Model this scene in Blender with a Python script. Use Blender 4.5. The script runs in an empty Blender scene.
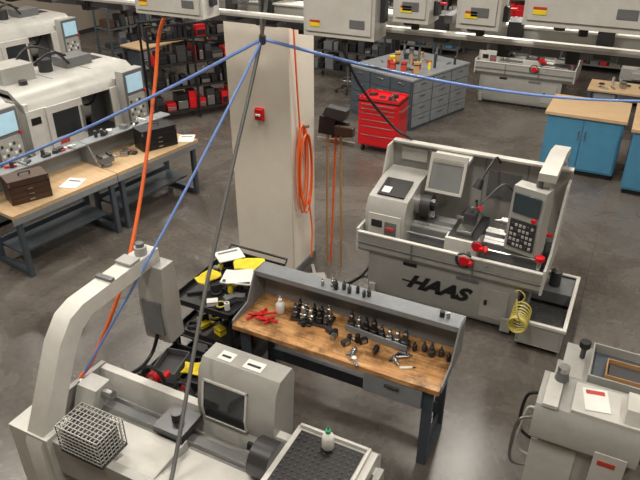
import bpy, bmesh, math, random
from mathutils import Vector, Matrix
random.seed(7)
S=bpy.context.scene
COL=bpy.context.collection
# ---------------------------------------------------------------- materials
def mat(name,col,rough=.5,metal=0,var=.06,scale=6,bump=0,alpha=1,emit=0,grime=0):
    m=bpy.data.materials.new(name);m.use_nodes=True
    nt=m.node_tree;N=nt.nodes;L=nt.links;b=N['Principled BSDF']
    b.inputs['Roughness'].default_value=rough;b.inputs['Metallic'].default_value=metal
    tc=N.new('ShaderNodeTexCoord');no=N.new('ShaderNodeTexNoise');no.inputs['Scale'].default_value=scale;no.inputs['Detail'].default_value=4
    L.new(tc.outputs['Object'],no.inputs['Vector'])
    r=N.new('ShaderNodeValToRGB')
    c=Vector(col[:3])
    r.color_ramp.elements[0].position=.3;r.color_ramp.elements[1].position=.7
    r.color_ramp.elements[0].color=(*(c*(1-var)),1);r.color_ramp.elements[1].color=(*[min(1,x) for x in c*(1+var)],1)
    L.new(no.outputs['Fac'],r.inputs['Fac']);out=r.outputs['Color']
    if grime:
        n2=N.new('ShaderNodeTexNoise');n2.inputs['Scale'].default_value=5;n2.inputs['Detail'].default_value=10;n2.inputs['Roughness'].default_value=.78;L.new(tc.outputs['Object'],n2.inputs['Vector'])
        r2=N.new('ShaderNodeValToRGB');r2.color_ramp.elements[0].position=.28;r2.color_ramp.elements[1].position=.62
        g=1-grime;r2.color_ramp.elements[0].color=(g,g*.97,g*.92,1);r2.color_ramp.elements[1].color=(1,1,1,1);L.new(n2.outputs['Fac'],r2.inputs[0])
        mx=N.new('ShaderNodeMix');mx.data_type='RGBA';mx.blend_type='MULTIPLY';mx.inputs[0].default_value=1
        L.new(out,mx.inputs[6]);L.new(r2.outputs[0],mx.inputs[7]);out=mx.outputs[2]
    L.new(out,b.inputs['Base Color'])
    if bump:
        bp=N.new('ShaderNodeBump');bp.inputs['Strength'].default_value=bump;bp.inputs['Distance'].default_value=.01
        L.new(no.outputs['Fac'],bp.inputs['Height']);L.new(bp.outputs[0],b.inputs['Normal'])
    if alpha<1: b.inputs['Alpha'].default_value=alpha
    if emit:
        L.new(out,b.inputs['Emission Color']);b.inputs['Emission Strength'].default_value=emit
    return m
MG=mat('machine_grey',(.40,.40,.385),.34,var=.05,scale=3,grime=.18)
MGL=mat('machine_light',(.60,.595,.57),.36,var=.04,scale=3,grime=.15)
MGD=mat('machine_mid',(.15,.155,.165),.45,var=.08,grime=.2)
DK=mat('dark_grey',(.035,.036,.041),.5)
BK=mat('black_plastic',(.010,.010,.012),.4)
STEEL=mat('steel',(.40,.40,.39),.28,.9)
STD=mat('dark_steel',(.10,.10,.105),.33,.8)
CHIP=mat('oily_chips',(.10,.10,.10),.3,.6,var=.6,scale=60,bump=.6)
BENCH=mat('bench_paint',(.065,.082,.105),.42,grime=.2)
BENCHL=mat('bench_grey',(.24,.26,.285),.4,grime=.2)
RED=mat('red_paint',(.58,.010,.016),.33)
REDL=mat('red_label',(.5,.05,.03),.5)
ORG=mat('orange_hose',(.88,.15,.025),.42)
BLU=mat('blue_hose',(.20,.33,.75),.38)
GRYH=mat('grey_hose',(.10,.10,.10),.5)
YEL=mat('yellow',(.88,.68,.02),.5)
YELB=mat('yellow_coil',(.50,.43,.10),.4)
BLUE=mat('blue_cabinet_paint',(.065,.23,.38),.42)
WHITE=mat('white_plastic',(.78,.78,.75),.5)
PAPER=mat('paper',(.8,.8,.78),.8)
CARD=mat('cardboard',(.48,.28,.13),.85)
BROWN=mat('brown_box',(.065,.034,.022),.42)
GREEN=mat('green_cap',(.02,.3,.14),.4)
SCR=mat('screen_glass',(.38,.58,.70),.2,emit=.3)
SCRD=mat('screen_dark',(.05,.07,.08),.15)
WIN=mat('tinted_window',(.03,.034,.038),.08,alpha=.85)
CLR=mat('clear_window',(.40,.43,.43),.08,alpha=.35)
COLM=mat('column_paint',(.74,.695,.62),.5,var=.03,scale=2,grime=.06)
WALLM=mat('wall_paint',(.32,.275,.225),.8,var=.05,scale=1)
CEIL=mat('ceiling_paint',(.28,.26,.24),.9)
HANDLE=mat('wood_handle',(.38,.22,.10),.6)
LAMP=mat('lamp_diffuser',(1,.95,.86),.5,emit=4)
def woodmat(name,c1,c2,worn=True):
    m=bpy.data.materials.new(name);m.use_nodes=True;nt=m.node_tree;N=nt.nodes;L=nt.links;b=N['Principled BSDF']
    tc=N.new('ShaderNodeTexCoord');mp=N.new('ShaderNodeMapping');mp.inputs['Scale'].default_value=(1.2,14,6)
    L.new(tc.outputs['Object'],mp.inputs[0])
    n=N.new('ShaderNodeTexNoise');n.inputs['Scale'].default_value=3;n.inputs['Detail'].default_value=6;L.new(mp.outputs[0],n.inputs['Vector'])
    r=N.new('ShaderNodeValToRGB');r.color_ramp.elements[0].position=.3;r.color_ramp.elements[1].position=.7
    r.color_ramp.elements[0].color=(*c1,1);r.color_ramp.elements[1].color=(*c2,1);L.new(n.outputs['Fac'],r.inputs[0])
    if worn:
        n2=N.new('ShaderNodeTexNoise');n2.inputs['Scale'].default_value=4.5;n2.inputs['Detail'].default_value=8;n2.inputs['Roughness'].default_value=.7;L.new(tc.outputs['Object'],n2.inputs['Vector'])
        r2=N.new('ShaderNodeValToRGB');r2.color_ramp.elements[0].position=.38;r2.color_ramp.elements[1].position=.56
        r2.color_ramp.elements[0].color=(.20,.16,.13,1);r2.color_ramp.elements[1].color=(1,1,1,1);L.new(n2.outputs['Fac'],r2.inputs[0])
        mx=N.new('ShaderNodeMix');mx.data_type='RGBA';mx.blend_type='MULTIPLY';mx.inputs[0].default_value=.85
        L.new(r.outputs[0],mx.inputs[6]);L.new(r2.outputs[0],mx.inputs[7]);L.new(mx.outputs[2],b.inputs['Base Color'])
    else: L.new(r.outputs[0],b.inputs['Base Color'])
    b.inputs['Roughness'].default_value=.36
    return m
WOOD=woodmat('worn_maple',(.42,.19,.065),(.76,.44,.19))
WOODL=woodmat('clean_maple',(.46,.31,.17),(.57,.41,.25),False)
def floormat():
    m=bpy.data.materials.new('polished_concrete');m.use_nodes=True;nt=m.node_tree;N=nt.nodes;L=nt.links;b=N['Principled BSDF']
    tc=N.new('ShaderNodeTexCoord')
    n=N.new('ShaderNodeTexNoise');n.inputs['Scale'].default_value=.8;n.inputs['Detail'].default_value=11;n.inputs['Roughness'].default_value=.68;n.inputs['Distortion'].default_value=.6;L.new(tc.outputs['Object'],n.inputs['Vector'])
    r=N.new('ShaderNodeValToRGB');r.color_ramp.elements[0].position=.34;r.color_ramp.elements[1].position=.68
    r.color_ramp.elements[0].color=(.062,.053,.046,1);r.color_ramp.elements[1].color=(.150,.133,.118,1);L.new(n.outputs['Fac'],r.inputs[0])
    n2=N.new('ShaderNodeTexNoise');n2.inputs['Scale'].default_value=18;n2.inputs['Detail'].default_value=6;L.new(tc.outputs['Object'],n2.inputs['Vector'])
    r2=N.new('ShaderNodeValToRGB');r2.color_ramp.elements[0].position=.3;r2.color_ramp.elements[1].position=.7;r2.color_ramp.elements[0].color=(.78,.78,.78,1);r2.color_ramp.elements[1].color=(1.12,1.12,1.12,1);L.new(n2.outputs['Fac'],r2.inputs[0])
    mx=N.new('ShaderNodeMix');mx.data_type='RGBA';mx.blend_type='MULTIPLY';mx.inputs[0].default_value=1
    L.new(r.outputs[0],mx.inputs[6]);L.new(r2.outputs[0],mx.inputs[7]);
    br=N.new('ShaderNodeTexBrick');br.offset=0;br.inputs['Scale'].default_value=1;br.inputs['Brick Width'].default_value=5.5;br.inputs['Row Height'].default_value=5.5;br.inputs['Mortar Size'].default_value=.006
    br.inputs['Color1'].default_value=(1,1,1,1);br.inputs['Color2'].default_value=(1,1,1,1);br.inputs['Mortar'].default_value=(.7,.7,.7,1);L.new(tc.outputs['Object'],br.inputs['Vector'])
    m2=N.new('ShaderNodeMix');m2.data_type='RGBA';m2.blend_type='MULTIPLY';m2.inputs[0].default_value=1
    L.new(mx.outputs[2],m2.inputs[6]);L.new(br.outputs[0],m2.inputs[7]);L.new(m2.outputs[2],b.inputs['Base Color'])
    r3=N.new('ShaderNodeMapRange');r3.inputs[3].default_value=.16;r3.inputs[4].default_value=.38;L.new(n.outputs['Fac'],r3.inputs[0]);L.new(r3.outputs[0],b.inputs['Roughness'])
    return m
FLOORM=floormat()
# ---------------------------------------------------------------- mesh builder
def catmull(P,k=8):
    P=[Vector(p) for p in P]
    if len(P)<3:return P
    Q=[P[0]*2-P[1]]+P+[P[-1]*2-P[-2]];out=[]
    for i in range(1,len(Q)-2):
        a,b,c,d=Q[i-1:i+3]
        for j in range(k):
            t=j/k
            out.append(.5*((2*b)+(c-a)*t+(2*a-5*b+4*c-d)*t*t+(3*b-a-3*c+d)*t**3))
    out.append(P[-1]);return out
class B:
    def __init__(s): s.v=[];s.f=[];s.m=[];s.mats=[]
    def mi(s,m):
        if m not in s.mats:s.mats.append(m)
        return s.mats.index(m)
    def add(s,V,F,m,M=None):
        o=len(s.v);i=s.mi(m)
        for p in V:
            p=Vector(p);s.v.append(M@p if M else p)
        for f in F:s.f.append([o+k for k in f]);s.m.append(i)
    def box(s,x0,x1,y0,y1,z0,z1,m,M=None):
        V=[(x,y,z) for x in(x0,x1) for y in(y0,y1) for z in(z0,z1)]
        s.add(V,[(0,1,3,2),(4,6,7,5),(0,4,5,1),(2,3,7,6),(0,2,6,4),(1,5,7,3)],m,M)
    def prism(s,poly,ax,a0,a1,m,M=None):
        n=len(poly)
        def mk(p,a): return (a,p[0],p[1]) if ax=='x' else ((p[0],a,p[1]) if ax=='y' else (p[0],p[1],a))
        V=[mk(p,a0) for p in poly]+[mk(p,a1) for p in poly]
        s.add(V,[list(range(n)),list(range(2*n-1,n-1,-1))]+[(i,(i+1)%n,n+(i+1)%n,n+i) for i in range(n)],m,M)
    def tube(s,P,r,m,n=8,k=8,M=None,smooth=True):
        P=catmull(P,k) if smooth else [Vector(p) for p in P]
        R=r if isinstance(r,(list,tuple)) else None
        t0=(P[1]-P[0]).normalized();u=t0.orthogonal().normalized();V=[];F=[]
        for i,p in enumerate(P):
            t=(P[min(i+1,len(P)-1)]-P[max(i-1,0)]).normalized()
            u=(u-t*u.dot(t)).normalized();w=t.cross(u);rr=R[0]+(R[1]-R[0])*i/(len(P)-1) if R else r
            for j in range(n):
                a=2*math.pi*j/n;V.append(p+(u*math.cos(a)+w*math.sin(a))*rr)
        for i in range(len(P)-1):
            for j in range(n):
                F.append((i*n+j,i*n+(j+1)%n,(i+1)*n+(j+1)%n,(i+1)*n+j))
        F.append(list(range(n))[::-1]);F.append([(len(P)-1)*n+j for j in range(n)])
        s.add(V,F,m,M)
    def cyl(s,p0,p1,r,m,r1=None,n=18,M=None): s.tube([p0,p1],[r,r if r1 is None else r1],m,n=n,M=M,smooth=False)
    def rev(s,prof,c,m,n=16,M=None):
        V=[];F=[];c=Vector(c)
        for r,z in prof:
            for j in range(n):
                a=2*math.pi*j/n;V.append(c+Vector((r*math.cos(a),r*math.sin(a),z)))
        for i in range(len(prof)-1):
            for j in range(n):F.append((i*n+j,i*n+(j+1)%n,(i+1)*n+(j+1)%n,(i+1)*n+j))
        F.append(list(range(n))[::-1]);F.append([(len(prof)-1)*n+j for j in range(n)])
        s.add(V,F,m,M)
    def ring(s,c,R,r,m,axis='z',n=24,M=None):
        c=Vector(c);P=[]
        for i in range(n+1):
            a=2*math.pi*i/n;x,y=R*math.cos(a),R*math.sin(a)
            P.append(c+Vector((x,y,0) if axis=='z' else ((x,0,y) if axis=='y' else (0,x,y))))
        s.tube(P,r,m,n=6,M=M,smooth=False)
    def tray(s,x0,x1,y0,y1,z0,z1,m,t=.015,M=None):
        s.box(x0,x1,y0,y1,z0,z0+t,m,M);s.box(x0,x0+t,y0,y1,z0+t,z1,m,M);s.box(x1-t,x1,y0,y1,z0+t,z1,m,M)
        s.box(x0+t,x1-t,y0,y0+t,z0+t,z1,m,M);s.box(x0+t,x1-t,y1-t,y1,z0+t,z1,m,M)
    def text(s,body,size,M,m,shear=0,off=0,ext=.003):
        c=bpy.data.curves.new('t','FONT');c.body=body;c.size=size;c.shear=shear;c.offset=off;c.extrude=ext;c.align_x='CENTER';c.align_y='CENTER'
        o=bpy.data.objects.new('t',c);COL.objects.link(o)
        me=o.to_mesh();s.add([v.co.copy() for v in me.vertices],[list(p.vertices) for p in me.polygons],m,M)
        o.to_mesh_clear();bpy.data.objects.remove(o);bpy.data.curves.remove(c)
    def build(s,name,loc=(0,0,0),rz=0,bevel=.006,seg=2):
        me=bpy.data.meshes.new(name);me.from_pydata([tuple(v) for v in s.v],[],s.f)
        for m in s.mats:me.materials.append(m)
        for p,i in zip(me.polygons,s.m):p.material_index=i;p.use_smooth=True
        bm=bmesh.new();bm.from_mesh(me);bmesh.ops.recalc_face_normals(bm,faces=bm.faces[:]);bm.to_mesh(me);bm.free()
        me.set_sharp_from_angle(angle=math.radians(38))
        o=bpy.data.objects.new(name,me);COL.objects.link(o);o.location=loc;o.rotation_euler=(0,0,rz)
        if bevel:
            b=o.modifiers.new('bevel','BEVEL');b.width=bevel;b.segments=seg;b.limit_method='ANGLE';b.angle_limit=math.radians(50)
        return o
def inst(o,name,loc,rz=0):
    n=o.copy();n.name=name;COL.objects.link(n);n.location=loc;n.rotation_euler=(0,0,rz);return n
def T(x,y,z,rz=0,rx=0,ry=0): return Matrix.Translation((x,y,z))@Matrix.Rotation(rz,4,'Z')@Matrix.Rotation(rx,4,'X')@Matrix.Rotation(ry,4,'Y')
# ---------------------------------------------------------------- room
X0,X1,Y0,Y1,ZC=-15,7,-3,17.5,6.6
b=B();b.box(X0,X1,Y0,Y1,-.1,0,FLOORM);b.build('floor',bevel=0)
b=B();b.box(X0,X1,Y0,Y1,ZC,ZC+.1,CEIL);b.build('ceiling',bevel=0)
b=B();b.box(X0,X1,Y1,Y1+.2,0,ZC,WALLM);b.build('wall_back',bevel=0)
b=B();b.box(X0-.2,X0,Y0,Y1,0,ZC,WALLM);b.build('wall_left',bevel=0)
b=B();b.box(X1,X1+.2,Y0,Y1,0,ZC,WALLM);b.build('wall_right',bevel=0)
b=B();b.box(X0,X1,Y0-.2,Y0,0,ZC,WALLM);b.build('wall_front',bevel=0)
b=B();b.box(X0,-10.2,Y1-.02,Y1,0,.12,DK);b.box(-8.9,X1,Y1-.02,Y1,0,.12,DK);b.build('baseboard_back',bevel=0)
b=B();b.box(X0,X0+.02,Y0,Y1-.02,0,.12,DK);b.build('baseboard_left',bevel=0)
def door(name,loc,rz):
    b=B();b.box(-.5,.5,-.03,0,0,2.1,MGD);b.box(-.58,-.5,-.05,0,0,2.18,DK);b.box(.5,.58,-.05,0,0,2.18,DK);b.box(-.5,.5,-.05,0,2.1,2.18,DK)
    b.box(-.15,.2,-.04,-.03,1.2,1.8,WIN);b.cyl((.4,-.03,1),(.4,-.09,1),.02,STEEL);b.cyl((.4,-.08,1),(.28,-.08,1),.012,STEEL)
    return b.build(name,loc,rz)
door('door_1',(-9.5,Y1-.005,0),0)
def column(name,x,y,w,d):
    b=B();b.box(-w/2,w/2,-d/2,d/2,0,ZC,COLM)
    b.box(-w/2-.012,w/2+.012,-d/2-.012,d/2+.012,0,.12,MGD)
    return b.build(name,(x,y,0),bevel=.012)
column('structural_column',-3.49,5.83,.76,.54)
column('structural_column.001',2.0,9.2,.6,.6)
b=B();b.box(-.045,.045,-.04,0,-.06,.06,RED);b.box(-.03,.03,-.05,-.04,-.012,.012,WHITE);b.box(-.055,.055,-.012,0,-.07,.07,RED)
b.build('fire_alarm_pull_station',(-3.48,5.558,1.97),bevel=.004)
k=0
for lx in(-12,-8.5,-5,-1.5,2.2):
    for ly in(1,5,9,13.2):
        b=B();b.box(-.18,.18,-.75,.75,0,.07,MGL);b.box(-.15,.15,-.72,.72,-.02,0,LAMP);b.cyl((0,-.5,.07),(0,-.5,ZC-6.1),.008,STEEL,n=6);b.cyl((0,.5,.07),(0,.5,ZC-6.1),.008,STEEL,n=6)
        o=b.build('ceiling_light' if k==0 else 'ceiling_light.%03d'%k,(lx,ly,6.1),bevel=0)
        l=bpy.data.lights.new('lamp','AREA');l.shape='RECTANGLE';l.size=.4;l.size_y=1.5;l.energy={1:88,5:132,9:110,13.2:60}[ly]*(1.2 if lx==-1.5 else 1);l.color=(1,.93,.82)
        lo=bpy.data.objects.new('lamp_%d'%k,l);COL.objects.link(lo);lo.parent=o;lo.location=(0,0,-.04);k+=1
# ---------------------------------------------------------------- tool room lathe (faces -Y)
def lathe(logo=True):
    b=B()
    b.prism([(.04,.05),(.0,.12),(.0,.62),(.9,.62),(.86,.05)],'x',.0,1.62,MG)
    b.box(.03,1.58,.06,.84,.02,.06,DK)
    for x in(.08,.8,1.52):
        for y in(.1,.78): b.cyl((x,y,0),(x,y,.06),.045,STD)
    b.box(.02,.10,-.03,.0,.04,.2,MG);b.box(1.5,1.6,-.03,.0,.04,.2,MG)
    b.prism([(-.0,.58),(-.08,.66),(-.10,.86),(-.075,.86),(-.05,.68),(.92,.68),(.92,.60)],'x',-.1,1.82,MG)
    b.box(-.12,-.095,-.09,.92,.62,.9,MGL);b.box(1.815,1.84,-.09,.92,.62,.9,MGL)
    b.box(-.1,1.82,-.108,-.098,.735,.75,MGD);b.box(-.1,1.82,-.112,-.07,.855,.875,MGL)
    b.box(-.08,1.8,-.03,.9,.68,.69,CHIP)
    for x in(.5,1.15): b.box(x,x+.012,-.108,-.09,.64,.86,MGD)
    b.box(-.1,1.84,.90,.93,.66,1.55,MG)
    b.prism([(.9,.88),(.9,1.55),(.72,1.55),(.45,.88)],'x',-.12,-.1,MGL)
    b.prism([(.9,.88),(.9,1.45),(.7,1.45),(.25,.88)],'x',1.815,1.84,MGL)
    b.box(-.1,1.84,.84,.93,1.55,1.575,MGL)
    for x in(.35,.95,1.4): b.box(x,x+.008,.893,.9,.7,1.55,MGD)
    b.box(1.0,1.35,.885,.9,1.1,1.4,MGD);b.box(.0,.3,.885,.9,1.35,1.5,MGL)
    b.prism([(.06,.69),(.04,1.08),(.12,1.2),(.5,1.28),(.85,1.28),(.85,.69)],'x',-.08,.36,MG)
    b.box(-.04,.32,.03,.06,.76,1.05,MGL);b.box(-.0,.12,.02,.035,.9,.98,BK);b.box(.15,.28,.02,.035,.8,.98,MGD);b.box(.17,.26,.012,.022,.88,.92,REDL)
    b.prism([(.16,1.215),(.46,1.282),(.46,1.295),(.16,1.228)],'x',.0,.30,BK);b.prism([(.20,1.232),(.3,1.255),(.3,1.262),(.20,1.239)],'x',.03,.12,WHITE)
    for x in(.07,.15,.23): b.cyl((x,.035,.74),(x,.02,.74),.018,RED if x<.1 else BK,n=10)
    b.cyl((.36,.45,1.05),(.42,.45,1.05),.11,STEEL);b.cyl((.42,.45,1.05),(.53,.45,1.05),.135,STD,n=24)
    b.cyl((.53,.45,1.05),(.55,.45,1.05),.05,BK)
    for i in range(3):
        a=i*2.094+.5;b.box(.53,.575,-.022,.022,.045,.115,STEEL,Matrix.Translation((0,.45,1.05))@Matrix.Rotation(a,4,'X'))
    Mg=T(.42,.5,1.2,0,-.35)
    b.box(0,.03,-.02,.02,0,.42,MGL,Mg);b.box(.37,.40,-.02,.02,0,.42,MGL,Mg);b.box(.03,.37,-.02,.02,.36,.42,MGL,Mg);b.box(.03,.37,-.02,.02,0,.03,MGL,Mg);b.box(.03,.37,-.004,.004,.03,.37,CLR,Mg)
    b.box(.42,.82,.6,.9,1.5,1.54,MGL)
    b.prism([(.25,.69),(.28,.86),(.62,.86),(.66,.69)],'x',.36,1.74,MGD)
    for y in(.31,.38,.53,.59): b.prism([(y-.018,.86),(y,.885),(y+.018,.86)],'x',.36,1.74,STEEL)
    b.cyl((.36,.2,.82),(1.74,.2,.82),.018,STEEL,n=10)
    b.box(.82,1.12,.1,.68,.885,.95,STD);b.box(.80,1.14,.06,.2,.72,.94,MGL);b.box(.89,1.05,.16,.64,.95,1.0,STEEL)
    b.box(.91,1.03,.32,.46,1.0,1.12,STD);b.cyl((.97,.39,1.12),(.97,.39,1.18),.02,STEEL);b.cyl((.97,.39,1.16),(1.06,.3,1.22),.01,STEEL,n=8);b.cyl((1.06,.3,1.22),(1.08,.28,1.235),.022,RED)
    b.box(.83,.92,.34,.37,1.03,1.06,STEEL)
    for (x,y,z,R) in((1.06,-.10,.82,.08),(1.17,-.08,1.0,.05)):
        b.ring((x,y,z),R,.014,STD,'y');b.cyl((x,y,z),(x,y+.22,z),.02,STEEL)
        for a in(0,2.09,4.18): b.cyl((x,y,z),(x+R*math.cos(a),y,z+R*math.sin(a)),.008,STEEL,n=6)
        b.cyl((x+R*.9,y,z),(x+R*.9,y-.07,z),.02,RED,n=10);b.cyl((x,y-.03,z),(x,y+.03,z),.05,RED)
    b.cyl((1.24,.02,.9),(1.24,-.06,.98),.03,RED);b.cyl((1.28,.1,.72),(1.28,-.12,.82),.012,STEEL,n=8)
    b.prism([(.26,.885),(.3,1.0),(.36,1.14),(.54,1.14),(.6,1.0),(.64,.885)],'x',1.36,1.6,MG)
    b.cyl((1.28,.45,1.05),(1.66,.45,1.05),.05,STEEL);b.cyl((1.2,.45,1.05),(1.28,.45,1.05),.004,STEEL,r1=.028)
    b.ring((1.70,.45,1.05),.085,.014,STD,'x');b.cyl((1.66,.45,1.05),(1.72,.45,1.05),.02,STEEL);b.cyl((1.70,.37,1.05),(1.8,.37,1.05),.02,RED)
    b.cyl((1.76,-.05,.98),(1.76,-.05,1.02),.045,RED);b.cyl((1.76,-.05,.88),(1.76,-.05,.98),.02,STEEL)
    for a in(0,2.09,4.18): b.cyl((1.7,.45,1.05),(1.7,.45+.085*math.cos(a),1.05+.085*math.sin(a)),.008,STEEL,n=6)
    b.cyl((1.5,.35,1.14),(1.44,.25,1.28),.01,STEEL,n=8);b.cyl((1.44,.25,1.28),(1.43,.235,1.3),.022,RED)
    # pendant arm
    b.box(1.60,1.76,.93,1.05,.5,1.66,MGL)
    b.prism([(1.05,1.60),(.93,1.60),(.62,1.74),(.05,1.74),(.05,1.82),(.66,1.82),(1.05,1.74)],'x',1.60,1.76,MGL)
    b.cyl((1.62,.1,1.74),(1.62,.1,1.66),.03,MGD)
    Mp=T(1.56,.06,1.38,-.25)
    b.prism([(-.06,-.40),(-.075,-.1),(-.05,.28),(.10,.28),(.14,.1),(.14,-.40)],'x',-.15,.17,MG,Mp)
    b.box(-.12,.14,-.078,-.06,.02,.22,SCRD,Mp);b.box(-.12,.14,-.085,-.07,-.34,-.04,DK,Mp)
    for i in range(6):
        for j in range(5): b.box(-.105+i*.04,-.08+i*.04,-.092,-.083,-.32+j*.053,-.292+j*.053,MG if (i+j)%4 else STD,Mp)
    b.cyl((.11,-.08,-.0),(.11,-.11,-.0),.022,RED,n=12,M=Mp)
    if logo: b.text('HAAS',.215,T(.78,-.004,.34,0,math.pi/2)@Matrix.Diagonal((1.2,1,1,1)),BK,shear=.42,off=.011);b.box(.40,.56,-.004,.0,.33,.35,BK)
    b.box(.98,1.22,-.01,.0,.52,.56,MGD);b.box(.4,.55,-.01,.0,.53,.57,BK)
    b.box(1.26,1.54,-.012,.0,.15,.5,MG);b.box(1.3,1.33,-.02,-.012,.3,.36,BK)
    b.tube([(1.1,.9,1.5),(1.08,.7,1.62),(1.0,.5,1.45)],.012,BK);b.cyl((1.0,.5,1.45),(.98,.45,1.36),.03,BK,r1=.05)
    b.tube([(1.3,.88,1.2),(1.2,.7,1.35),(1.06,.55,1.2),(1.0,.48,1.12)],.010,GRYH);b.tube([(.9,.88,1.0),(.95,.7,1.1),(.98,.6,1.02)],.01,BK)
    return b
cl=lathe().build('toolroom_lathe',(-2.2,5.62,0))
l2=lathe(False).build('toolroom_lathe.001',(-2.9,13.2,0))
b=B()
b.tray(-.22,.22,-.52,.52,.06,.34,MG,.02)
for x in(-.18,.18):
    for y in(-.46,.46): b.cyl((x-.015,y,.035),(x+.015,y,.035),.035,BK,n=12)
b.box(-.19,.19,-.49,.1,.08,.16,CHIP);b.box(-.2,.2,.15,.5,.18,.32,MGD);b.cyl((0,.3,.32),(0,.3,.5),.06,STD);b.box(-.24,.24,-.54,-.5,.31,.35,MGL);b.box(-.24,.24,.5,.54,.31,.35,MGL);b.box(-.24,-.2,-.5,.5,.31,.35,MGL);b.box(.2,.24,-.5,.5,.31,.35,MGL)
b.build('coolant_tank',(-.30,5.98,0))
b=B();P=[]
for i in range(110):
    a=i*.55;P.append((.085*math.cos(a),i*.0028,.45+.085*math.sin(a)-.06*math.sin(i/110*3.14)))
b.tube(P,.008,YELB,n=6,k=2);b.tube([P[-1],(0,.30,.58),(-.05,.28,.66),(-.08,.2,.70)],.008,YELB,n=6);b.tube([P[0],(0,-.05,.6),(-.04,0,.74)],.008,YELB,n=6)
b.build('coiled_air_hose',(-.50,5.19,.0),bevel=0)
# ---------------------------------------------------------------- workbench (centre)
b=B()
W,D=1.82,.56
b.box(0,W,0,D,.81,.855,WOOD)
for x in(.05,W-.13):
    b.box(x,x+.08,.04,.08,0,.81,BENCH);b.box(x,x+.08,D-.1,D-.06,0,.81,BENCH);b.box(x,x+.08,.08,D-.1,.03,.08,BENCH);b.box(x,x+.08,.08,D-.1,.75,.81,BENCH)
    b.box(x+.03,x+.05,.08,D-.1,.08,.2,BENCH)
b.box(.1,W-.1,D-.12,D-.08,.2,.32,BENCH);b.box(.1,W-.1,D-.1,D-.07,.7,.81,BENCH)
b.box(W-.60,W-.14,.03,.5,.62,.8,BENCH);b.box(W-.61,W-.13,.005,.03,.62,.80,BENCHL);b.box(W-.43,W-.31,-.012,.006,.74,.76,STD)
b.box(0,W,D-.02,D,.855,1.15,BENCHL)
for x in(-.014,W): b.prism([(D,.83),(D,1.17),(D-.16,1.17),(D-.30,.93),(.02,.89),(.02,.83)],'x',x,x+.014,BENCHL)
b.box(-.012,W+.012,D-.15,D+.02,1.15,1.17,BENCHL);b.box(-.012,W+.012,D-.155,D-.145,1.12,1.17,BENCHL)
bench=b.build('workbench',(-2.61,3.56,0),bevel=.003)
ZB=.856
def holder(b,x,y,z,s=1,m=BK,tilt=None):
    M=T(x,y,z) if tilt is None else T(x,y,z+.03*s,tilt,math.pi/2)
    b.rev([(.028*s,0),(.034*s,.01),(.034*s,.03),(.026*s,.032),(.026*s,.04),(.034*s,.042),(.034*s,.055),(.022*s,.06),(.022*s,.1*s+.01),(.012*s,.11*s+.01),(.012*s,.14*s+.01)],(0,0,0),m,12,M)
rr=random.Random(3)
b=B()
b.box(0,.36,0,.16,0,.03,STD)
for i in range(5):
    for j in range(2): holder(b,.04+i*.07+rr.uniform(-.01,.01),.035+j*.07,.03,rr.uniform(.75,1.1),rr.choice([BK,BK,STD,STEEL]))
b.build('tool_holder_rack',(-2.2,3.84,ZB),.06,bevel=.002)
b=B()
b.box(0,.56,0,.1,.0,.02,BENCHL);b.box(0,.56,0,.012,.02,.06,BENCHL)
for i in range(8): holder(b,.035+i*.07,.05,.02,rr.uniform(.8,1.2),rr.choice([BK,STD,STEEL]))
b.build('tool_holder_rack.001',(-1.72,3.92,ZB),-.08,bevel=.002)
b=B()
for i in range(16):
    x=rr.uniform(0,.95);y=rr.uniform(0,.14);a=rr.uniform(0,3);k=i%4;M=T(x,y,0,a);m=rr.choice([BK,STD,STEEL,DK])
    if k==0: b.box(-.035,.035,-.02,.02,0,.045,m,M);b.box(-.02,.02,-.025,-.02,.01,.04,STEEL,M)
    elif k==1: b.cyl((0,0,0),(0,0,rr.uniform(.03,.08)),.022,m,M=M,n=12)
    elif k==2: b.cyl((-.06,0,.012),(.06,0,.012),.011,m,M=M,n=8)
    else: holder(b,x,y,0,.7,m,tilt=a)
b.build('loose_tool_holders',(-2.12,3.70,ZB),bevel=.0015)
b=B()
for i in range(8):
    x=.02+i*.06+rr.uniform(-.02,.02)
    holder(b,x,.03+.03*(i%2),0,rr.uniform(.45,.7),rr.choice([BK,BK,STD,STEEL]))
b.build('collet_set',(-2.0,3.99,1.171),bevel=.001)
b=B()
for i in range(5): holder(b,i*.07,.03*(i%2),0,rr.uniform(.5,.9),rr.choice([BK,DK,STEEL]))
b.build('boring_bar_set',(-1.11,3.93,ZB),bevel=.001)
def bottle(name,loc,cap=WHITE,h=.2,body=WHITE,band=None):
    b=B();b.rev([(.034,0),(.04,.008),(.04,h*.55),(.034,h*.66),(.014,h*.78),(.014,h*.84)],(0,0,0),body,16)
    b.cyl((0,0,h*.82),(0,0,h*.94),.018,cap);b.cyl((0,0,h*.94),(0,0,h*1.15),.005,cap,n=8)
    if band: b.cyl((0,0,h*.15),(0,0,h*.45),.041,band)
    return b.build(name,loc,.3,bevel=.002)
bottle('squeeze_bottle',(-2.33,3.9,ZB),h=.15)
b=B()
for i in range(9):
    a=random.uniform(0,3.1);M=T(random.uniform(0,.22),random.uniform(0,.1),.001+.010*(i%3),a);b.box(-.05,.05,-.010,.010,0,.012,RED,M);b.cyl((.05,0,.006),(.075,0,.006),.014,RED,M=M,n=10)
b.build('red_clamps',(-2.53,3.70,ZB+.008),bevel=.003)
b=B();b.box(-.09,.09,-.012,.012,0,.02,STEEL);b.box(-.09,-.06,-.05,.012,0,.014,STEEL);b.box(-.02,.0,-.04,.012,0,.014,STEEL);b.cyl((.0,0,.02),(.0,0,.026),.022,WHITE)
b.build('caliper',(-1.50,3.61,ZB),-.9,bevel=.002)
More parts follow.
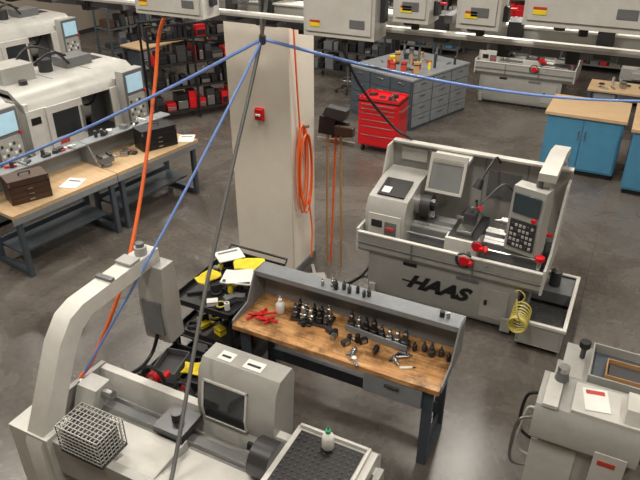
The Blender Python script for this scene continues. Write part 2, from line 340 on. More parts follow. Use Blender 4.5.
b=B();b.box(-.05,.05,-.012,.012,0,.012,WHITE);b.cyl((.05,0,.006),(.08,0,.006),.004,BK);b.build('marker_pen',(-1.10,3.70,ZB),.5,bevel=.003)
b=B();b.cyl((0,0,0),(0,0,.05),.02,BK,n=10);b.cyl((.05,0,0),(.05,0,.05),.015,STEEL,n=10);b.build('gauge_pins',(-.95,4.05,1.171),bevel=.001)
# ---------------------------------------------------------------- carts
def cart(name,loc,rz,w,d,h,levels):
    b=B()
    for x in(0,w-.03):
        for y in(0,d-.03):
            b.box(x,x+.03,y,y+.03,.1,h,BK);b.cyl((x+.015-.02,y+.015,.05),(x+.015+.02,y+.015,.05),.05,DK,n=14);b.box(x+.0,x+.03,y+.0,y+.03,.08,.12,STEEL)
    for l in levels: b.tray(0,w,0,d,l,l+.06,BK,.012)
    b.tube([(0,d,h-.02),(0,d+.06,h+.02),(w,d+.06,h+.02),(w,d,h-.02)],.012,BK,smooth=False)
    return b.build(name,loc,rz,bevel=.003)
cart('tool_cart',(-3.36,3.68,0),0,.66,.95,.84,(.12,.44,.78))
def clutter(name,loc,w,d,n,mats,hmax=.1,seed=1,rz=0):
    r=random.Random(seed);b=B()
    for i in range(n):
        x=r.uniform(.08,w-.08);y=r.uniform(.08,d-.08);a=r.uniform(0,3.1);h=r.uniform(.02,hmax);m=r.choice(mats);k=r.random()
        M=T(x,y,0,a)
        if k<.4: b.box(-.05,.05,-.035,.035,0,h,m,M);b.box(-.052,.052,-.037,.037,h*.7,h*.8,BK,M)
        elif k<.6: b.cyl((0,0,0),(0,0,h*1.3),.025,m,M=M,n=12);b.cyl((0,0,h*1.3),(0,0,h*1.5),.015,STEEL,M=M,n=12)
        elif k<.85: b.box(-.09,.05,-.012,.012,0,.025,m,M);b.cyl((.05,0,.012),(.10,0,.012),.006,STEEL,M=M,n=8)
        else: b.ring((0,0,.012),.045,.01,m,'z',M=M,n=16)
    return b.build(name,loc,rz,bevel=.002)
clutter('tool_cart_supplies',(-3.34,3.70,.794),.62,.9,46,[YEL,BK,BK,DK,PAPER,STEEL,DK,MGD],.08,3)
clutter('tool_cart_supplies.001',(-3.34,3.70,.454),.62,.9,30,[YEL,BK,DK,YEL,STEEL],.1,4)
clutter('tool_cart_supplies.002',(-3.34,3.70,.134),.62,.9,30,[YEL,BK,DK,RED,STEEL],.1,5)
def binbox(name,loc,rz,w,d,h,m):
    b=B();b.tray(-w/2,w/2,-d/2,d/2,0,h,m,.008);b.box(-w/2+.02,w/2-.02,-d/2+.02,d/2-.02,.01,h*.5,DK);return b.build(name,loc,rz,bevel=.003)
def cloth(name,loc,rz,w,d,m,seed):
    n=12;b=B();V=[];F=[]
    for s_ in(0,1):
        for i in range(n):
            for j in range(n):
                u,v=i/(n-1)-.5,j/(n-1)-.5
                e=max(abs(u),abs(v))*2
                z=(.012+.045*(1-e**2)*(.6+.4*math.sin(9*u+3*v+seed))+.012*math.sin(17*v-6*u+seed)*(1-e)) if s_ else 0
                V.append((u*w*(1+.1*math.sin(5*v+seed)),v*d*(1+.12*math.sin(6*u)),max(z,0 if not s_ else .006)))
    for s_ in(0,1):
        for i in range(n-1):
            for j in range(n-1): o=s_*n*n;F.append((o+i*n+j,o+i*n+j+1,o+(i+1)*n+j+1,o+(i+1)*n+j))
    ed=[(i,0) for i in range(n)]+[(n-1,j) for j in range(1,n)]+[(i,n-1) for i in range(n-2,-1,-1)]+[(0,j) for j in range(n-2,0,-1)]
    for k in range(len(ed)):
        a=ed[k];c=ed[(k+1)%len(ed)];ia=a[0]*n+a[1];ic=c[0]*n+c[1];F.append((ia,ic,ic+n*n,ia+n*n))
    b.add(V,F,m);return b.build(name,loc,rz,bevel=0)
cloth('folded_yellow_cloth',(-2.95,4.38,.90),.4,.28,.2,YEL,1);cloth('folded_yellow_cloth.001',(-3.18,4.02,.90),1.3,.22,.15,YEL,2)
b=B();b.box(-.15,.15,-.11,.11,0,.012,PAPER);b.box(-.13,.13,-.1,-.06,.012,.014,DK);b.box(-.12,.14,-.10,.12,.013,.016,PAPER,T(0,0,0,.3));b.build('shop_manual',(-2.90,4.12,.915),.3,bevel=.001)
b=B();b.box(-.13,.13,-.1,.1,0,.01,PAPER);b.box(-.1,.1,.04,.07,.01,.011,MGD);b.build('shop_manual.001',(-3.2,4.42,.915),.9,bevel=.001)
cart('parts_cart',(-3.2,2.98,0),0,.62,.5,.55,(.14,.46))
binbox('parts_bin',(-3.02,3.2,.474),.2,.22,.3,.11,MGD);binbox('parts_bin.001',(-2.76,3.22,.474),.1,.2,.3,.09,BK)
cloth('work_gloves',(-2.78,3.22,.565),.3,.2,.14,YEL,5)
# ---------------------------------------------------------------- foreground lathe seen from behind
b=B()
b.box(-3.05,-.98,1.98,2.5,.06,.74,MG)
for x in(-2.95,-2.0,-1.1):
    for y in(2.06,2.42): b.cyl((x,y,0),(x,y,.07),.05,STD)
b.box(-3.12,-.9,1.9,2.58,.74,.76,MGD)
b.prism([(1.84,.74),(1.84,1.02),(1.9,1.02),(1.92,.76),(2.0,.76),(2.0,.74)],'x',-3.12,-.9,MG)
b.prism([(2.50,.74),(2.56,.97),(2.62,.97),(2.60,.72),(2.50,.72)],'x',-3.12,-.9,MGL)
b.prism([(1.84,.6),(1.84,1.02),(2.62,.98),(2.62,.6)],'x',-3.16,-3.12,MG)
b.prism([(1.84,.6),(1.84,1.02),(2.62,.98),(2.62,.6)],'x',-.9,-.86,MG)
b.prism([(1.9,.98),(2.27,.90),(2.27,.88),(1.9,.9)],'x',-2.75,-1.5,MGL)
b.box(-2.1,-2.092,1.92,2.26,.9,.985,MG)
b.prism([(2.2,.76),(2.22,.88),(2.45,.88),(2.47,.76)],'x',-3.1,-1.5,MGD)
for y in(2.32,2.42): b.prism([(y-.016,.88),(y,.905),(y+.016,.88)],'x',-3.1,-1.5,STEEL)
b.box(-2.40,-2.16,2.28,2.52,.905,.96,STD);b.cyl((-2.28,2.4,.96),(-2.28,2.4,1.03),.04,STD)
b.prism([(2.2,.885),(2.24,.98),(2.28,1.06),(2.42,1.06),(2.47,.885)],'x',-3.05,-2.88,MG);b.cyl((-3.1,2.35,1.0),(-2.8,2.35,1.0),.035,STEEL)
b.prism([(2.02,.76),(2.02,1.0),(2.06,1.04),(2.66,1.04),(2.72,.98),(2.72,.76)],'x',-1.48,-.92,MGL)
b.box(-1.44,-1.0,2.12,2.62,1.04,1.05,BK)
for i in range(11):
    for j in range(12): b.cyl((-1.42+i*.04,2.145+j*.04,1.05),(-1.42+i*.04,2.145+j*.04,1.056),.009,STD,n=6)
b.box(-1.46,-.98,2.64,2.66,1.04,1.07,MGL);b.box(-.985,-.965,2.1,2.66,1.04,1.07,MGL)
b.cyl((-1.48,2.35,1.0),(-1.62,2.35,1.0),.13,STD,n=24);b.cyl((-1.62,2.35,1.0),(-1.64,2.35,1.0),.05,BK)
# sliding splash guard with window
G=T(-1.90,2.66,.76)
prof=[(.12,0),(-.10,.0),(-.13,.28),(-.08,.54),(-.02,.61),(.14,.61),(.17,.55)]
b.prism(prof,'x',-.30,.30,MG,G)
aw=math.atan2(.05,.26)
Mw=G@T(0,-.131,.28)@Matrix.Rotation(-aw,4,'X')
b.box(-.245,.08,-.008,.004,.0,.20,WIN,Mw);b.box(-.26,-.245,-.014,.004,-.0,.215,MGL,Mw);b.box(.08,.095,-.014,.004,-.0,.215,MGL,Mw);b.box(-.26,.095,-.014,.004,.20,.215,MGL,Mw)
Mw2=G@T(0,-.131,.28)@Matrix.Rotation(math.atan2(.03,.28),4,'X')
b.box(-.245,.08,-.008,.004,-.10,.0,WIN,Mw2);b.box(-.26,-.245,-.014,.004,-.115,0,MGL,Mw2);b.box(.08,.095,-.014,.004,-.115,0,MGL,Mw2);b.box(-.26,.095,-.014,.004,-.115,-.10,MGL,Mw2)
for x0,x1 in((-.2,-.09),(.0,.14)): b.box(x0,x1,.0,.09,.61,.615,PAPER,G);b.box(x0+.02,x1-.02,.03,.05,.615,.617,BK,G)
b.prism([(-.12,-.02),(-.17,.03),(-.15,.1),(-.1,.1)],'x',.1,.24,DK,G)
b.ring((-2.78,2.74,.86),.1,.016,BK,'y');b.cyl((-2.78,2.74,.86),(-2.78,2.6,.86),.025,STEEL);b.cyl((-2.70,2.74,.88),(-2.70,2.82,.88),.025,RED);b.cyl((-2.78,2.72,.86),(-2.78,2.76,.86),.05,RED)
b.ring((-2.5,2.74,.84),.08,.014,STD,'y');b.cyl((-2.5,2.74,.84),(-2.5,2.6,.84),.02,STEEL);b.cyl((-2.5,2.74,.84),(-2.5,2.78,.84),.04,RED)
arm=[(1.78,.55),(1.78,1.0),(2.10,1.60),(2.22,1.73),(2.34,1.77),(3.10,1.79),(3.10,1.68),(2.40,1.65),(2.30,1.60),(2.2,1.48),(1.96,1.0),(1.96,.55)]
b.prism(arm,'x',-3.02,-2.88,MGL)
b.prism([(1.80,.1),(1.80,1.06),(2.02,1.06),(2.02,.1)],'x',-3.18,-2.84,MGL)
b.cyl((-2.94,2.98,1.79),(-2.94,2.98,1.85),.045,MG);b.cyl((-2.94,2.98,1.85),(-2.94,2.98,1.88),.03,MGD)
b.box(-3.02,-2.88,2.80,2.90,1.79,1.81,MG);b.box(-3.02,-2.88,2.60,2.64,1.778,1.80,MGD)
Mp=T(-2.92,3.06,1.40)
b.prism([(-.07,-.4),(-.09,-.1),(-.06,.28),(.08,.28),(.1,.1),(.1,-.4)],'x',-.11,.13,MG,Mp)
b.box(-.08,.10,-.097,-.07,-.32,-.02,MGD,Mp);b.box(-.09,.09,.095,.105,-.05,.18,SCR,Mp);b.box(-.10,.11,.098,.108,-.36,-.08,BK,Mp);b.box(-.12,-.11,-.05,.05,-.3,.1,MGD,Mp)
b.tube([(-2.9,2.98,1.08),(-2.95,2.95,.9),(-2.95,2.8,.85),(-2.95,2.6,.9)],.015,BK)
C=T(-2.56,1.91,1.02,.0)
b.box(-.17,.17,-.1,.13,0,.02,DK,C);b.box(-.14,.14,-.07,.1,.02,.2,DK,C)
for i in range(12):
    x=-.17+i*.0305
    b.box(x,x+.006,-.1,-.094,.02,.22,MG,C);b.box(x,x+.006,.124,.13,.02,.22,MG,C);b.box(x,x+.006,-.1,.13,.215,.222,MG,C)
for i in range(7):
    z=.03+i*.031;b.box(-.17,.17,-.102,-.096,z,z+.005,MG,C);b.box(-.17,-.164,-.1,.13,z,z+.005,MG,C);b.box(.164,.17,-.1,.13,z,z+.005,MG,C)
for i in range(8):
    y=-.1+i*.032;b.box(-.17,-.164,y,y+.006,.02,.22,MG,C);b.box(.164,.17,y,y+.006,.02,.22,MG,C);b.box(-.17,.17,y,y+.006,.218,.224,MG,C)
b.build('cnc_lathe',(0,0,0),bevel=.008)
bottle('squeeze_bottle.001',(-1.22,2.56,1.058),cap=GREEN,h=.16)
# ---------------------------------------------------------------- lower right machine
b=B()
b.box(-.06,1.5,3.5,4.35,.06,.85,MG)
for x in(.05,1.4):
    for y in(3.6,4.25): b.cyl((x,y,0),(x,y,.07),.05,STD)
b.prism([(3.44,.85),(3.44,1.02),(3.5,1.1),(3.86,1.1),(3.86,.85)],'x',-.12,.56,MG)
b.box(.56,1.5,3.5,3.86,.85,.98,MGD);b.box(.58,1.5,3.52,3.84,.98,.985,CHIP)
b.prism([(3.9,.85),(3.9,1.0),(3.94,1.04),(4.34,1.04),(4.38,1.0),(4.38,.85)],'x',-.02,1.5,MG)
b.box(.18,.9,3.94,4.3,1.04,1.055,BENCH);b.tray(.16,.92,3.92,4.32,1.04,1.12,MG,.012)
b.box(-.08,.02,3.48,3.82,1.1,1.13,MGL);b.box(.10,.52,3.5,3.8,1.1,1.13,MGL)
b.box(.3,.5,3.432,3.442,.62,.9,MGL);b.box(.33,.44,3.428,3.434,.80,.84,REDL);b.box(-.1,.2,3.494,3.502,.2,.78,MGL)
b.cyl((.0,3.78,1.13),(.0,3.78,1.2),.05,MGD,r1=.035);b.cyl((.0,3.78,1.2),(.0,3.78,1.24),.04,STEEL)
b.cyl((.1,4.2,1.04),(.1,4.2,1.14),.02,STD);b.cyl((.1,4.2,1.14),(.1,4.2,1.19),.04,BK)
b.tube([(-.12,3.52,.95),(-.2,3.5,.9),(-.22,3.5,.7),(-.2,3.5,.5),(-.06,3.56,.45)],.012,STEEL)
b.tube([(-.12,3.56,1.0),(-.17,3.56,.95),(-.18,3.56,.6),(-.06,3.6,.5)],.010,MGL)
b.tube([(-.12,3.75,.98),(-.2,3.75,.9),(-.2,3.75,.6),(-.06,3.75,.5)],.012,BK)
b.prism([(3.52,1.13),(3.56,1.22),(3.74,1.22),(3.78,1.13)],'x',.42,.56,MGL)
b.build('lathe_headstock_cabinet',bevel=.012)
binbox('cardboard_tray',(.42,4.08,1.056),0,.3,.2,.06,CARD)
b=B();b.box(-.08,.08,-.11,.11,0,.004,PAPER);b.box(-.06,.06,.05,.09,.004,.0045,REDL);b.build('paper_sheet',(.24,3.66,1.132),.2,bevel=0)
# ---------------------------------------------------------------- left benches
def sbench(name,loc,rz,L=1.46):
    b=B();D=.72
    b.box(-D,0,0,L,.80,.845,WOODL)
    b.box(-.02,.004,0,L,.72,.80,BENCHL)
    for y in(.05,L-.11):
        b.box(-.08,-.02,y,y+.06,0,.80,BENCH);b.box(-D+.04,-D+.1,y,y+.06,0,.80,BENCH);b.box(-D+.1,-.08,y,y+.06,.02,.08,BENCH);b.box(-D+.1,-.08,y,y+.06,.74,.80,BENCH)
    b.box(-D+.12,-.2,.1,L-.1,.24,.27,BENCH);b.box(-D+.05,-D+.09,.1,L-.1,.2,.32,BENCH)
    b.box(-D,-D+.02,0,L,.845,1.10,BENCHL);b.box(-D,-D+.2,0,L,1.10,1.12,BENCHL)
    b.prism([(-D,.845),(-D+.35,.845),(-D+.2,1.1),(-D,1.1)],'y',0,.012,BENCHL)
    return b.build(name,loc,rz,bevel=.003)
rz=-math.radians(8.5)
s1=sbench('steel_workbench',(-5.9,4.12,0),rz)
dx,dy=1.47*math.sin(-rz),1.47*math.cos(rz)
s2=sbench('steel_workbench.001',(-5.9+dx,4.12+dy,0),rz)
def lb(x,y,z=.846):
    c,s=math.cos(rz),math.sin(rz);return(-5.9+x*c-y*s,4.12+x*s+y*c,z)
def chest(name,loc,r,w,d,h,m):
    b=B();b.box(-w/2,w/2,-d/2,d/2,0,h,m);b.box(-w/2-.004,w/2+.004,-d/2-.004,d/2+.004,h*.72,h*.75,BK)
    for i in range(3): b.box(-w/2+.02,w/2-.02,-d/2-.008,-d/2,.02+i*h*.22,.02+i*h*.22+h*.19,m);b.box(-.03,.03,-d/2-.016,-d/2-.008,.03+i*h*.22,.045+i*h*.22,STEEL)
    b.tube([(-.06,0,h),(-.055,0,h+.03),(.055,0,h+.03),(.06,0,h)],.008,BK,n=6);
    for x in(-w/2,w/2-.02): b.box(x,x+.02,-d/2-.01,-d/2,h-.06,h-.02,STEEL)
    return b.build(name,loc,r,bevel=.006)
chest('machinist_tool_chest',lb(-.30,.42),math.radians(65),.46,.28,.29,BROWN)
chest('machinist_tool_chest.001',lb(-.30,2.42),math.radians(65),.52,.28,.29,BK)
for i,(x,y,r) in enumerate([(-.2,.95,.3),(-.15,2.85,.5)]):
    b=B();b.box(-.11,.11,-.14,.14,0,.006,PAPER);b.box(-.08,.08,.04,.08,.006,.0065,MGD);b.build('paper_stack' if i==0 else 'paper_stack.%03d'%i,lb(x,y),r,bevel=0)
def vise(name,loc,r):
    b=B();b.cyl((0,0,0),(0,0,.05),.07,MGD);b.box(-.1,.1,-.05,.05,.05,.13,MGD);b.box(-.1,-.06,-.06,.06,.13,.17,STD);b.box(.04,.08,-.06,.06,.13,.17,STD);b.cyl((.1,0,.09),(.2,0,.09),.014,STEEL);b.cyl((.19,-.08,.09),(.19,.08,.09),.008,STEEL);return b.build(name,loc,r)
vise('bench_vise',lb(-.30,1.55),1.2)
clutter('loose_parts',lb(-.50,1.75),.3,.35,8,[STEEL,RED,YEL,DK],.06,9)
clutter('loose_parts.001',lb(-.72,.3,1.121),.2,1.1,12,[STEEL,DK,WHITE,DK,RED],.07,19,rz)
clutter('loose_parts.002',lb(-.72,1.6,1.121),.2,1.1,12,[STEEL,DK,WHITE,DK],.07,20,rz)
# ---------------------------------------------------------------- enclosed turning centres on left (face +X)
def enclosed(L=2.0):
    b=B()
    b.box(-1.1,-.04,0,L,.08,.6,MGD)
    b.box(-1.15,.06,-.02,L+.02,.55,.78,MG);b.box(.06,.14,.2,L*.7,.6,.72,MG);b.box(.06,.075,.1,.5,.3,.5,MGD)
    b.box(-1.1,-.85,0,L,.78,1.6,MG);b.box(-.85,0,0,.06,.78,1.5,MGL);b.box(-.85,0,L-.5,L,.78,1.5,MG)
    b.prism([(0,1.38),(-.06,1.5),(-.3,1.64),(-1.1,1.64),(-1.1,1.58),(-.3,1.58),(-.1,1.38)],'y',0,L,MG)
    b.box(-.02,.015,.0,.32,.78,1.4,MGL);b.box(-.85,-.84,.06,L-.5,.78,1.55,DK);b.box(-.85,0,.06,L-.5,.78,.80,CHIP)
    b.box(.015,.045,.28,.86,.80,1.40,MGL);b.box(.045,.05,.36,.78,.95,1.3,WIN);b.box(.045,.075,.82,.845,.9,1.3,STEEL)
    b.box(.0,.03,1.38,1.52,.78,1.4,MGL)
    b.cyl((-.45,.06,1.1),(-.45,.3,1.1),.13,STD,n=20);b.cyl((-.45,1.0,1.1),(-.45,1.2,1.1),.2,MG,n=10);b.box(-.6,-.3,1.2,1.48,.85,1.3,MGD)
    for i in range(8):
        a=i*.785;b.box(-.02,.02,.98,1.0,.14,.26,STEEL,Matrix.Translation((-.45,0,1.1))@Matrix.Rotation(a,4,'Y'))
    b.tube([(-.2,1.4,1.5),(-.2,1.2,1.2),(-.35,1.05,1.15)],.015,BK)
    b.box(.016,.02,.05,.2,1.2,1.3,BK);b.box(.046,.052,.4,.55,.84,.9,REDL);b.box(.061,.066,1.2,1.5,.62,.72,BK)
    for y in(.7,1.35): b.box(-1.08,-.32,y,y+.01,1.641,1.646,MGD)
    for i in range(6): b.box(-1.0+i*.05,-.98+i*.05,1.62,1.9,1.641,1.648,DK)
    b.box(-.98,-.55,.1,.6,1.64,1.86,MG);b.cyl((-.75,.9,1.64),(-.75,.9,1.82),.1,DK);b.box(-.95,-.6,1.15,1.6,1.64,1.78,MGD);b.cyl((-.4,.3,1.64),(-.4,.3,1.7),.06,STD)
    b.tube([(-.7,.6,1.75),(-.5,.9,1.95),(-.6,1.2,1.72)],.02,BK);b.tube([(-.9,.5,1.8),(-.85,.8,2.0),(-.8,1.3,1.78)],.02,BK)
    Mp=T(.10,L-.27,1.22,.1)
    b.box(-.10,.05,-.21,.21,-.40,.40,MG,Mp);b.box(.05,.06,-.20,.20,-.39,.39,MGD,Mp);b.box(.06,.07,-.16,.16,.08,.34,SCR,Mp);b.box(.06,.072,-.17,.17,-.36,.03,MG,Mp)
    for i in range(5):
        for j in range(5): b.box(.07,.078,-.15+i*.06,-.115+i*.06,-.34+j*.065,-.30+j*.065,(MG,DK,WHITE)[(i*2+j)%3],Mp)
    b.cyl((.07,.17,.055),(.1,.17,.055),.02,RED,M=Mp,n=10)
    for x in(-1.0,-.15):
        for y in(.1,L-.1): b.cyl((x,y,0),(x,y,.09),.05,STD)
    return b
e1=enclosed().build('turning_center',(-7.2,5.62,0),rz)
inst(e1,'turning_center.001',(-7.42,3.45,0),rz);inst(e1,'turning_center.002',(-7.7,1.2,0),rz)
inst(e1,'turning_center.003',(-10.9,8.0,0),rz)
inst(e1,'turning_center.004',(-.3,14.2,0),-math.pi/2);
def rack(name,loc,r,w=1.7,d=.5,h=1.8,mats=(RED,BK,DK),frame=BK):
    b=B();rr=random.Random(len(name)*7+int(w*10)+int(loc[0]*3))
    for x in(0,w/2,w):
        for y in(0,d): b.box(x-.02,x+.02,y-.02,y+.02,0,h,frame)
    for z in(.15,.6,1.05,1.5,1.95):
        if z<h+.1:
            b.box(0,w,0,d,z,z+.03,frame)
            x=.05
            while x<w-.15:
                ww=rr.uniform(.05,.22);hh=rr.uniform(.1,.36);m=rr.choice(mats);dd=rr.uniform(.1,.25)
                b.box(x,x+ww,.05,d-dd,z+.03,z+.03+hh,m);b.box(x+.01,x+ww-.01,.04,.05,z+.05,z+.03+hh*.6,rr.choice([STEEL,frame,m]))
                x+=ww+rr.uniform(.01,.06)
    b.box(0,w,0,.03,h-.04,h,frame);b.box(0,w,d-.03,d,h-.04,h,frame)
    return b.build(name,loc,r,bevel=.003)
rack('tool_storage_rack',(-8.0,9.1,0),math.radians(55),1.7,.5,1.8)
rack('tool_storage_rack.001',(-9.6,13.0,0),0,2.4,.5,2.0,(BK,MGD,DK,REDL))
rack('storage_shelving',(-13.6,14.5,0),0,3.2,.6,2.0,(CARD,MG,MGD,DK),MGD)
rack('storage_shelving.001',(-6.9,13.4,0),0,1.8,.6,1.1,(DK,BK,MGD),DK)
rack('storage_shelving.002',(-7.5,16.6,0),0,3.2,.6,2.2,(CARD,MG,DK,BLUE,BROWN),MGD)
rack('storage_shelving.003',(-3.4,16.6,0),0,3.2,.6,2.2,(CARD,MG,DK,RED),MGD)
rack('storage_shelving.004',(.4,16.6,0),0,3.2,.6,2.2,(CARD,MG,DK,DK),MGD)
rack('storage_shelving.005',(-13.0,16.6,0),0,2.6,.6,2.2,(CARD,MG,DK,DK),DK)
rack('storage_shelving.006',(-10.9,11.2,0),math.radians(80),1.8,.5,1.5,(MGD,DK,BROWN,BENCHL),BENCH)
def desk(name,loc,r=0,w=1.6):
    b=B();b.box(0,w,0,.7,.76,.8,WOODL)
    for x in (.02,w-.07):
        for y in(.02,.63): b.box(x,x+.05,y,y+.05,0,.76,BENCH)
    b.box(.1,.5,.05,.6,.3,.75,BENCH);b.box(.12,.48,.04,.05,.55,.73,BENCHL);b.box(.12,.48,.04,.05,.32,.53,BENCHL);return b.build(name,loc,r)
desk('office_desk',(-6.0,14.9,0));desk('office_desk.001',(-9.9,11.0,0),math.radians(80),1.4);desk('office_desk.002',(-.75,12.3,0),0,1.7)
clutter('desk_supplies',(-.7,12.35,.801),1.5,.6,14,[DK,MGD,BK,STEEL,MG],.2,33)
def monitor(name,loc,r=0):
    b=B();b.box(-.1,.1,-.08,.08,0,.012,BK);b.box(-.02,.02,-.01,.02,.012,.14,BK);b.box(-.25,.25,-.02,.02,.12,.44,BK);b.box(-.235,.235,-.024,-.02,.135,.425,SCRD);return b.build(name,loc,r)
monitor('computer_monitor',(-5.5,15.3,.8));monitor('computer_monitor.001',(-4.9,15.3,.8),-.2)
def stool(name,loc):
    b=B();b.cyl((0,0,.6),(0,0,.66),.17,BK,n=20);b.cyl((0,0,.1),(0,0,.6),.025,STEEL);b.ring((0,0,.28),.16,.01,STEEL)
    for i in range(5):
        a=i*1.2566;b.tube([(0,0,.12),(.15*math.cos(a),.15*math.sin(a),.1),(.26*math.cos(a),.26*math.sin(a),.06)],.014,BK,n=6);b.cyl((.26*math.cos(a),.26*math.sin(a)-.012,.03),(.26*math.cos(a),.26*math.sin(a)+.012,.03),.03,BK,n=10)
    return b.build(name,loc,bevel=.002)
stool('shop_stool',(-8.9,12.0,0));stool('shop_stool.001',(-5.6,12.6,0))
# ---------------------------------------------------------------- red tool cabinet
b=B();w,d,h=.70,.48,.88
b.box(0,w,0,d,.12,h,RED);b.box(-.01,w+.01,-.01,d+.01,h,h+.025,BK);b.tray(0,w,0,d,h+.025,h+.07,RED,.012)
z=.15
for i,hh in enumerate([.19,.15,.11,.11,.075,.075]):
    b.box(.02,w-.02,-.016,0,z,z+hh-.012,RED);b.box(.06,w-.06,-.03,-.016,z+hh-.034,z+hh-.022,STEEL);z+=hh+.002
for x in(.07,w-.07):
    for y in(.07,d-.07): b.cyl((x-.02,y,.055),(x+.02,y,.055),.055,BK,n=14);b.box(x-.025,x+.025,y-.025,y+.025,.1,.12,STEEL)
b.tube([(w,.08,.75),(w+.05,.08,.78),(w+.05,d-.08,.78),(w,d-.08,.75)],.012,STEEL,smooth=False)
b.build('rolling_tool_cabinet',(-4.06,9.6,0),bevel=.004)
clutter('cabinet_top_tools',(-4.02,9.64,.918),.62,.42,9,[DK,STEEL,BK],.05,15)
b=B();w,d=1.5,1.75
b.box(0,w,0,d,0,.92,BENCH);b.box(-.02,w+.02,-.02,d+.02,.92,.96,BENCHL)
for i in range(3):
    x0=.03+i*.49
    for j in range(4): b.box(x0,x0+.46,-.015,0,.06+j*.215,.06+j*.215+.2,BENCH);b.box(x0+.15,x0+.31,-.03,-.015,.2+j*.215,.215+j*.215,STEEL)
for i in range(3):
    y0=.03+i*.58
    for j in range(4): b.box(w,w+.015,y0,y0+.55,.06+j*.215,.06+j*.215+.2,BENCHL);b.box(w+.015,w+.03,y0+.2,y0+.35,.2+j*.215,.215+j*.215,STEEL)
b.build('drawer_cabinet_island',(-4.98,11.35,0),-math.radians(19),bevel=.004)
clutter('counter_supplies',(-4.75,11.45,.961),1.3,1.4,40,[YEL,DK,DK,MGD,REDL,CARD,STEEL,BK],.22,12,-.33)
def bluecab(name,loc,w=1.14,d=.95,h=.98):
    b=B();b.box(.02,w-.02,.02,d-.02,.08,h-.05,BLUE);b.box(.05,w-.05,.06,d-.06,0,.08,BK);b.box(-.02,w+.02,-.02,d+.02,h-.05,h,WOODL)
    for x0 in(.04,w/2+.005): b.box(x0,x0+w/2-.05,.004,.02,.11,h-.09,BLUE);b.box(x0+w/2-.1 if x0<.1 else x0+.03,x0+w/2-.085 if x0<.1 else x0+.045,-.02,.004,.6,.75,STEEL)
    for j in range(2): b.box(w-.02,w-.006,.06+j*.43,.46+j*.43,.11,h-.09,BLUE)
    return b.build(name,loc,bevel=.004)
bluecab('blue_cabinet_workstation',(-1.13,10.15,0));bluecab('blue_cabinet_workstation.001',(.12,9.75,0),1.3,1.3,1.02)
# ---------------------------------------------------------------- overhead bus duct and hoses
b=B()
b.box(-7,4,4.02,4.14,3.30,3.40,MG);b.box(-7,4,4.0,4.16,3.395,3.41,MGL);b.box(-7,4,4.0,4.16,3.29,3.305,DK)
b.box(-7,4,4.56,4.68,3.12,3.2,MGD);b.box(-7,4,4.54,4.7,3.195,3.21,MG);b.box(-7,4,4.85,4.9,3.2,3.25,DK)
b.box(-7,4,4.30,4.36,3.34,3.39,DK);b.cyl((-7,3.9,3.34),(4,3.9,3.34),.022,MGL,n=8);b.cyl((-7,4.42,3.28),(4,4.42,3.28),.018,STD,n=8)
for x in(-6.5,-4.6,-2.6,-1.1,1,3):
    b.box(x,x+.05,3.86,4.92,3.41,3.46,MGD)
    for y in(4.05,4.62): b.cyl((x+.025,y,3.46),(x+.025,y,ZC),.009,STEEL,n=6)
for x in(-6,-5,-4.2,-2.75,-2.45,-1.2,-.75,-.25,.2,.7,1.8): b.box(x,x+.09,3.995,4.165,3.265,3.43,DK);b.box(x+.3,x+.38,4.53,4.71,3.09,3.22,BK);b.box(x+.12,x+.3,4.2,4.34,3.2,3.34,MGD)
b.build('overhead_bus_duct',bevel=.004)
def busplug(name,x,y,z,w,d,h):
    b=B();b.box(0,w,0,d,0,h,MGL);b.box(.02,w-.02,-.012,0,.03,h-.03,MGL);b.box(.05,.12,-.016,-.012,.06,.085,YEL);b.box(.05,.12,-.016,-.012,.085,.10,REDL);b.box(w-.16,w-.06,-.016,-.012,.07,.12,MGD)
    b.box(w-.001,w+.03,.08,.14,h*.2,h*.6,DK);b.box(w+.03,w+.07,.09,.12,h*.5,h*.56,RED);b.cyl((w*.5,d*.5,-.05),(w*.5,d*.5,0),.025,DK);b.cyl((w*.3,d*.5,-.03),(w*.3,d*.5,0),.03,STD)
    b.box(0,w,d-.03,d,h,h+.04,MGD)
    return b.build(name,(x,y,z),bevel=.006)
busplug('bus_plug_box',-3.30,3.68,3.32,.58,.2,.4);busplug('bus_plug_box.001',-1.95,3.68,3.30,.48,.2,.5)
busplug('bus_plug_box.002',-1.36,3.68,3.43,.22,.2,.2);busplug('bus_plug_box.003',-.98,3.68,3.43,.24,.2,.2);busplug('bus_plug_box.004',-.62,3.68,3.48,.62,.2,.35);busplug('bus_plug_box.005',-2.68,4.1,3.47,.45,.2,.3)
HUB=(-2.38,3.88,3.19)
b=B();b.cyl((HUB[0],HUB[1],3.33),(HUB[0],HUB[1],3.21),.012,STEEL);b.rev([(.012,-.04),(.024,-.03),(.024,.02),(.012,.03)],HUB,DK,14);b.build('air_drop_manifold',bevel=.002)
def sag(p,q,s,n=8):
    p,q=Vector(p),Vector(q);return [p.lerp(q,i/n)-Vector((0,0,s*4*(i/n)*(1-i/n))) for i in range(n+1)]
def hose(name,P,r,m,k=6):
    b=B();b.tube(P,r,m,n=8,k=k);return b.build(name,bevel=0)
hose('blue_air_hose',sag(HUB,(-7.3,2.75,1.05),.16),.012,BLU)
hose('blue_air_hose.001',sag(HUB,(1.69,9.0,2.05),.30),.012,BLU)
hose('blue_air_hose.002',sag(HUB,(-3.14,2.4,1.0),.05),.010,BLU)
hose('grey_air_hose',[(-2.36,3.99,3.7),(-2.40,3.90,3.2),(-2.38,3.4,2.4),(-2.27,2.8,1.7),(-2.04,2.1,1.08),(-1.98,1.95,1.0)],.014,GRYH)
hose('grey_air_hose.001',[(-2.45,3.98,3.7),(-2.43,3.95,3.3),HUB],.010,GRYH)
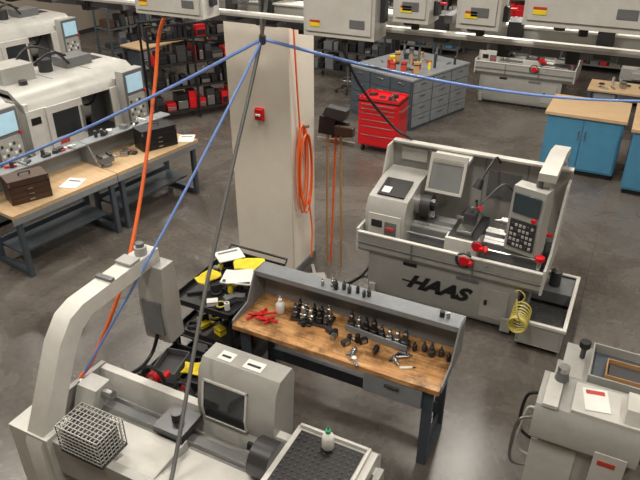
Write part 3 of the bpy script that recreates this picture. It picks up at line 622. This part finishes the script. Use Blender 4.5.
hose('orange_air_hose',[(-3.05,4.2,3.5),(-3.2,4.05,3.40),(-3.33,3.95,3.15),(-3.34,3.82,2.75),(-3.24,3.40,2.05),(-3.16,2.98,1.5),(-3.13,2.55,1.1),(-3.14,2.38,1.0)],.015,ORG)
hose('red_air_hose',[(-3.6,4.5,3.9),(-3.72,4.4,3.5),(-3.6,4.3,3.25),(-3.35,4.3,3.2),(-3.05,4.4,3.35),(-2.85,4.5,3.8)],.018,ORG)
b=B()
for i in range(5):
    P=[];w=.09+.012*i;zc=1.42-.03*i;hh=.42+.05*(i%3)
    for j in range(17):
        a=2*math.pi*j/16;P.append((.03+.014*i,w*math.sin(a)+.03*math.sin(2.3*i),zc+hh*math.cos(a)))
    b.tube(P,.010,ORG,n=6,k=3)
b.tube([(.04,-.05,1.85),(.05,-.12,2.4),(.06,-.2,3.2),(.06,-.24,4.4)],.010,ORG,n=6);b.tube([(.1,.02,1.0),(.12,.06,.6),(.14,.0,.25)],.010,ORG,n=6)
b.cyl((.016,0,1.84),(.12,0,1.86),.015,STEEL)
b.build('orange_hose_hank',(-3.105,5.72,0),bevel=0)
hose('black_power_cable',[(-3.0,5.95,3.6),(-2.9,6.1,2.9),(-2.7,6.35,2.2),(-2.35,6.55,1.7),(-2.1,6.53,1.59)],.016,BK)
hose('black_power_cable.001',[(-2.24,6.2,.3),(-2.40,6.0,.03),(-2.5,5.7,.02),(-2.7,5.5,.02),(-2.6,5.2,.02)],.016,BK)
b=B()
for i,(x,y,t) in enumerate([(0,.0,.02),(.08,.05,-.03),(.16,.0,.05)]):
    b.cyl((x+t,y,.02),(x,y+.05,1.75),.014,HANDLE if i!=1 else ORG,n=10)
b.prism([(-.11,1.68),(.11,1.68),(.09,1.88),(-.09,1.88)],'y',.02,.08,BK);b.prism([(.02,1.62),(.24,1.66),(.22,1.82),(.06,1.84)],'y',.09,.14,DK);b.box(.1,.32,.0,.07,1.7,1.8,BROWN)
b.prism([(-.05,1.9),(.2,1.86),(.24,1.98),(.0,2.0)],'y',.0,.12,DK)
b.box(-.16,.3,.1,.14,1.55,1.6,STEEL)
b.build('brooms_on_rack',(-2.92,6.0,0),bevel=.004)
b=B();b.prism([(-.15,0),(.15,0),(.12,.05),(-.12,.06)],'y',-.1,.1,MG);b.box(-.02,.02,.1,.3,.03,.05,MG);b.build('dustpan',(-2.86,5.62,0),.6)
# ---------------------------------------------------------------- world + camera
w=bpy.data.worlds.new('w');S.world=w;w.use_nodes=True;w.node_tree.nodes['Background'].inputs[0].default_value=(.8,.85,1,1);w.node_tree.nodes['Background'].inputs[1].default_value=.1
cd=bpy.data.cameras.new('camera');cd.lens=36;cd.sensor_width=36;cd.clip_end=100
co=bpy.data.objects.new('camera',cd);COL.objects.link(co);co.location=(0,0,4.2);co.rotation_euler=(math.radians(60),0,math.radians(26.5));S.camera=co
S.view_settings.view_transform='Standard'
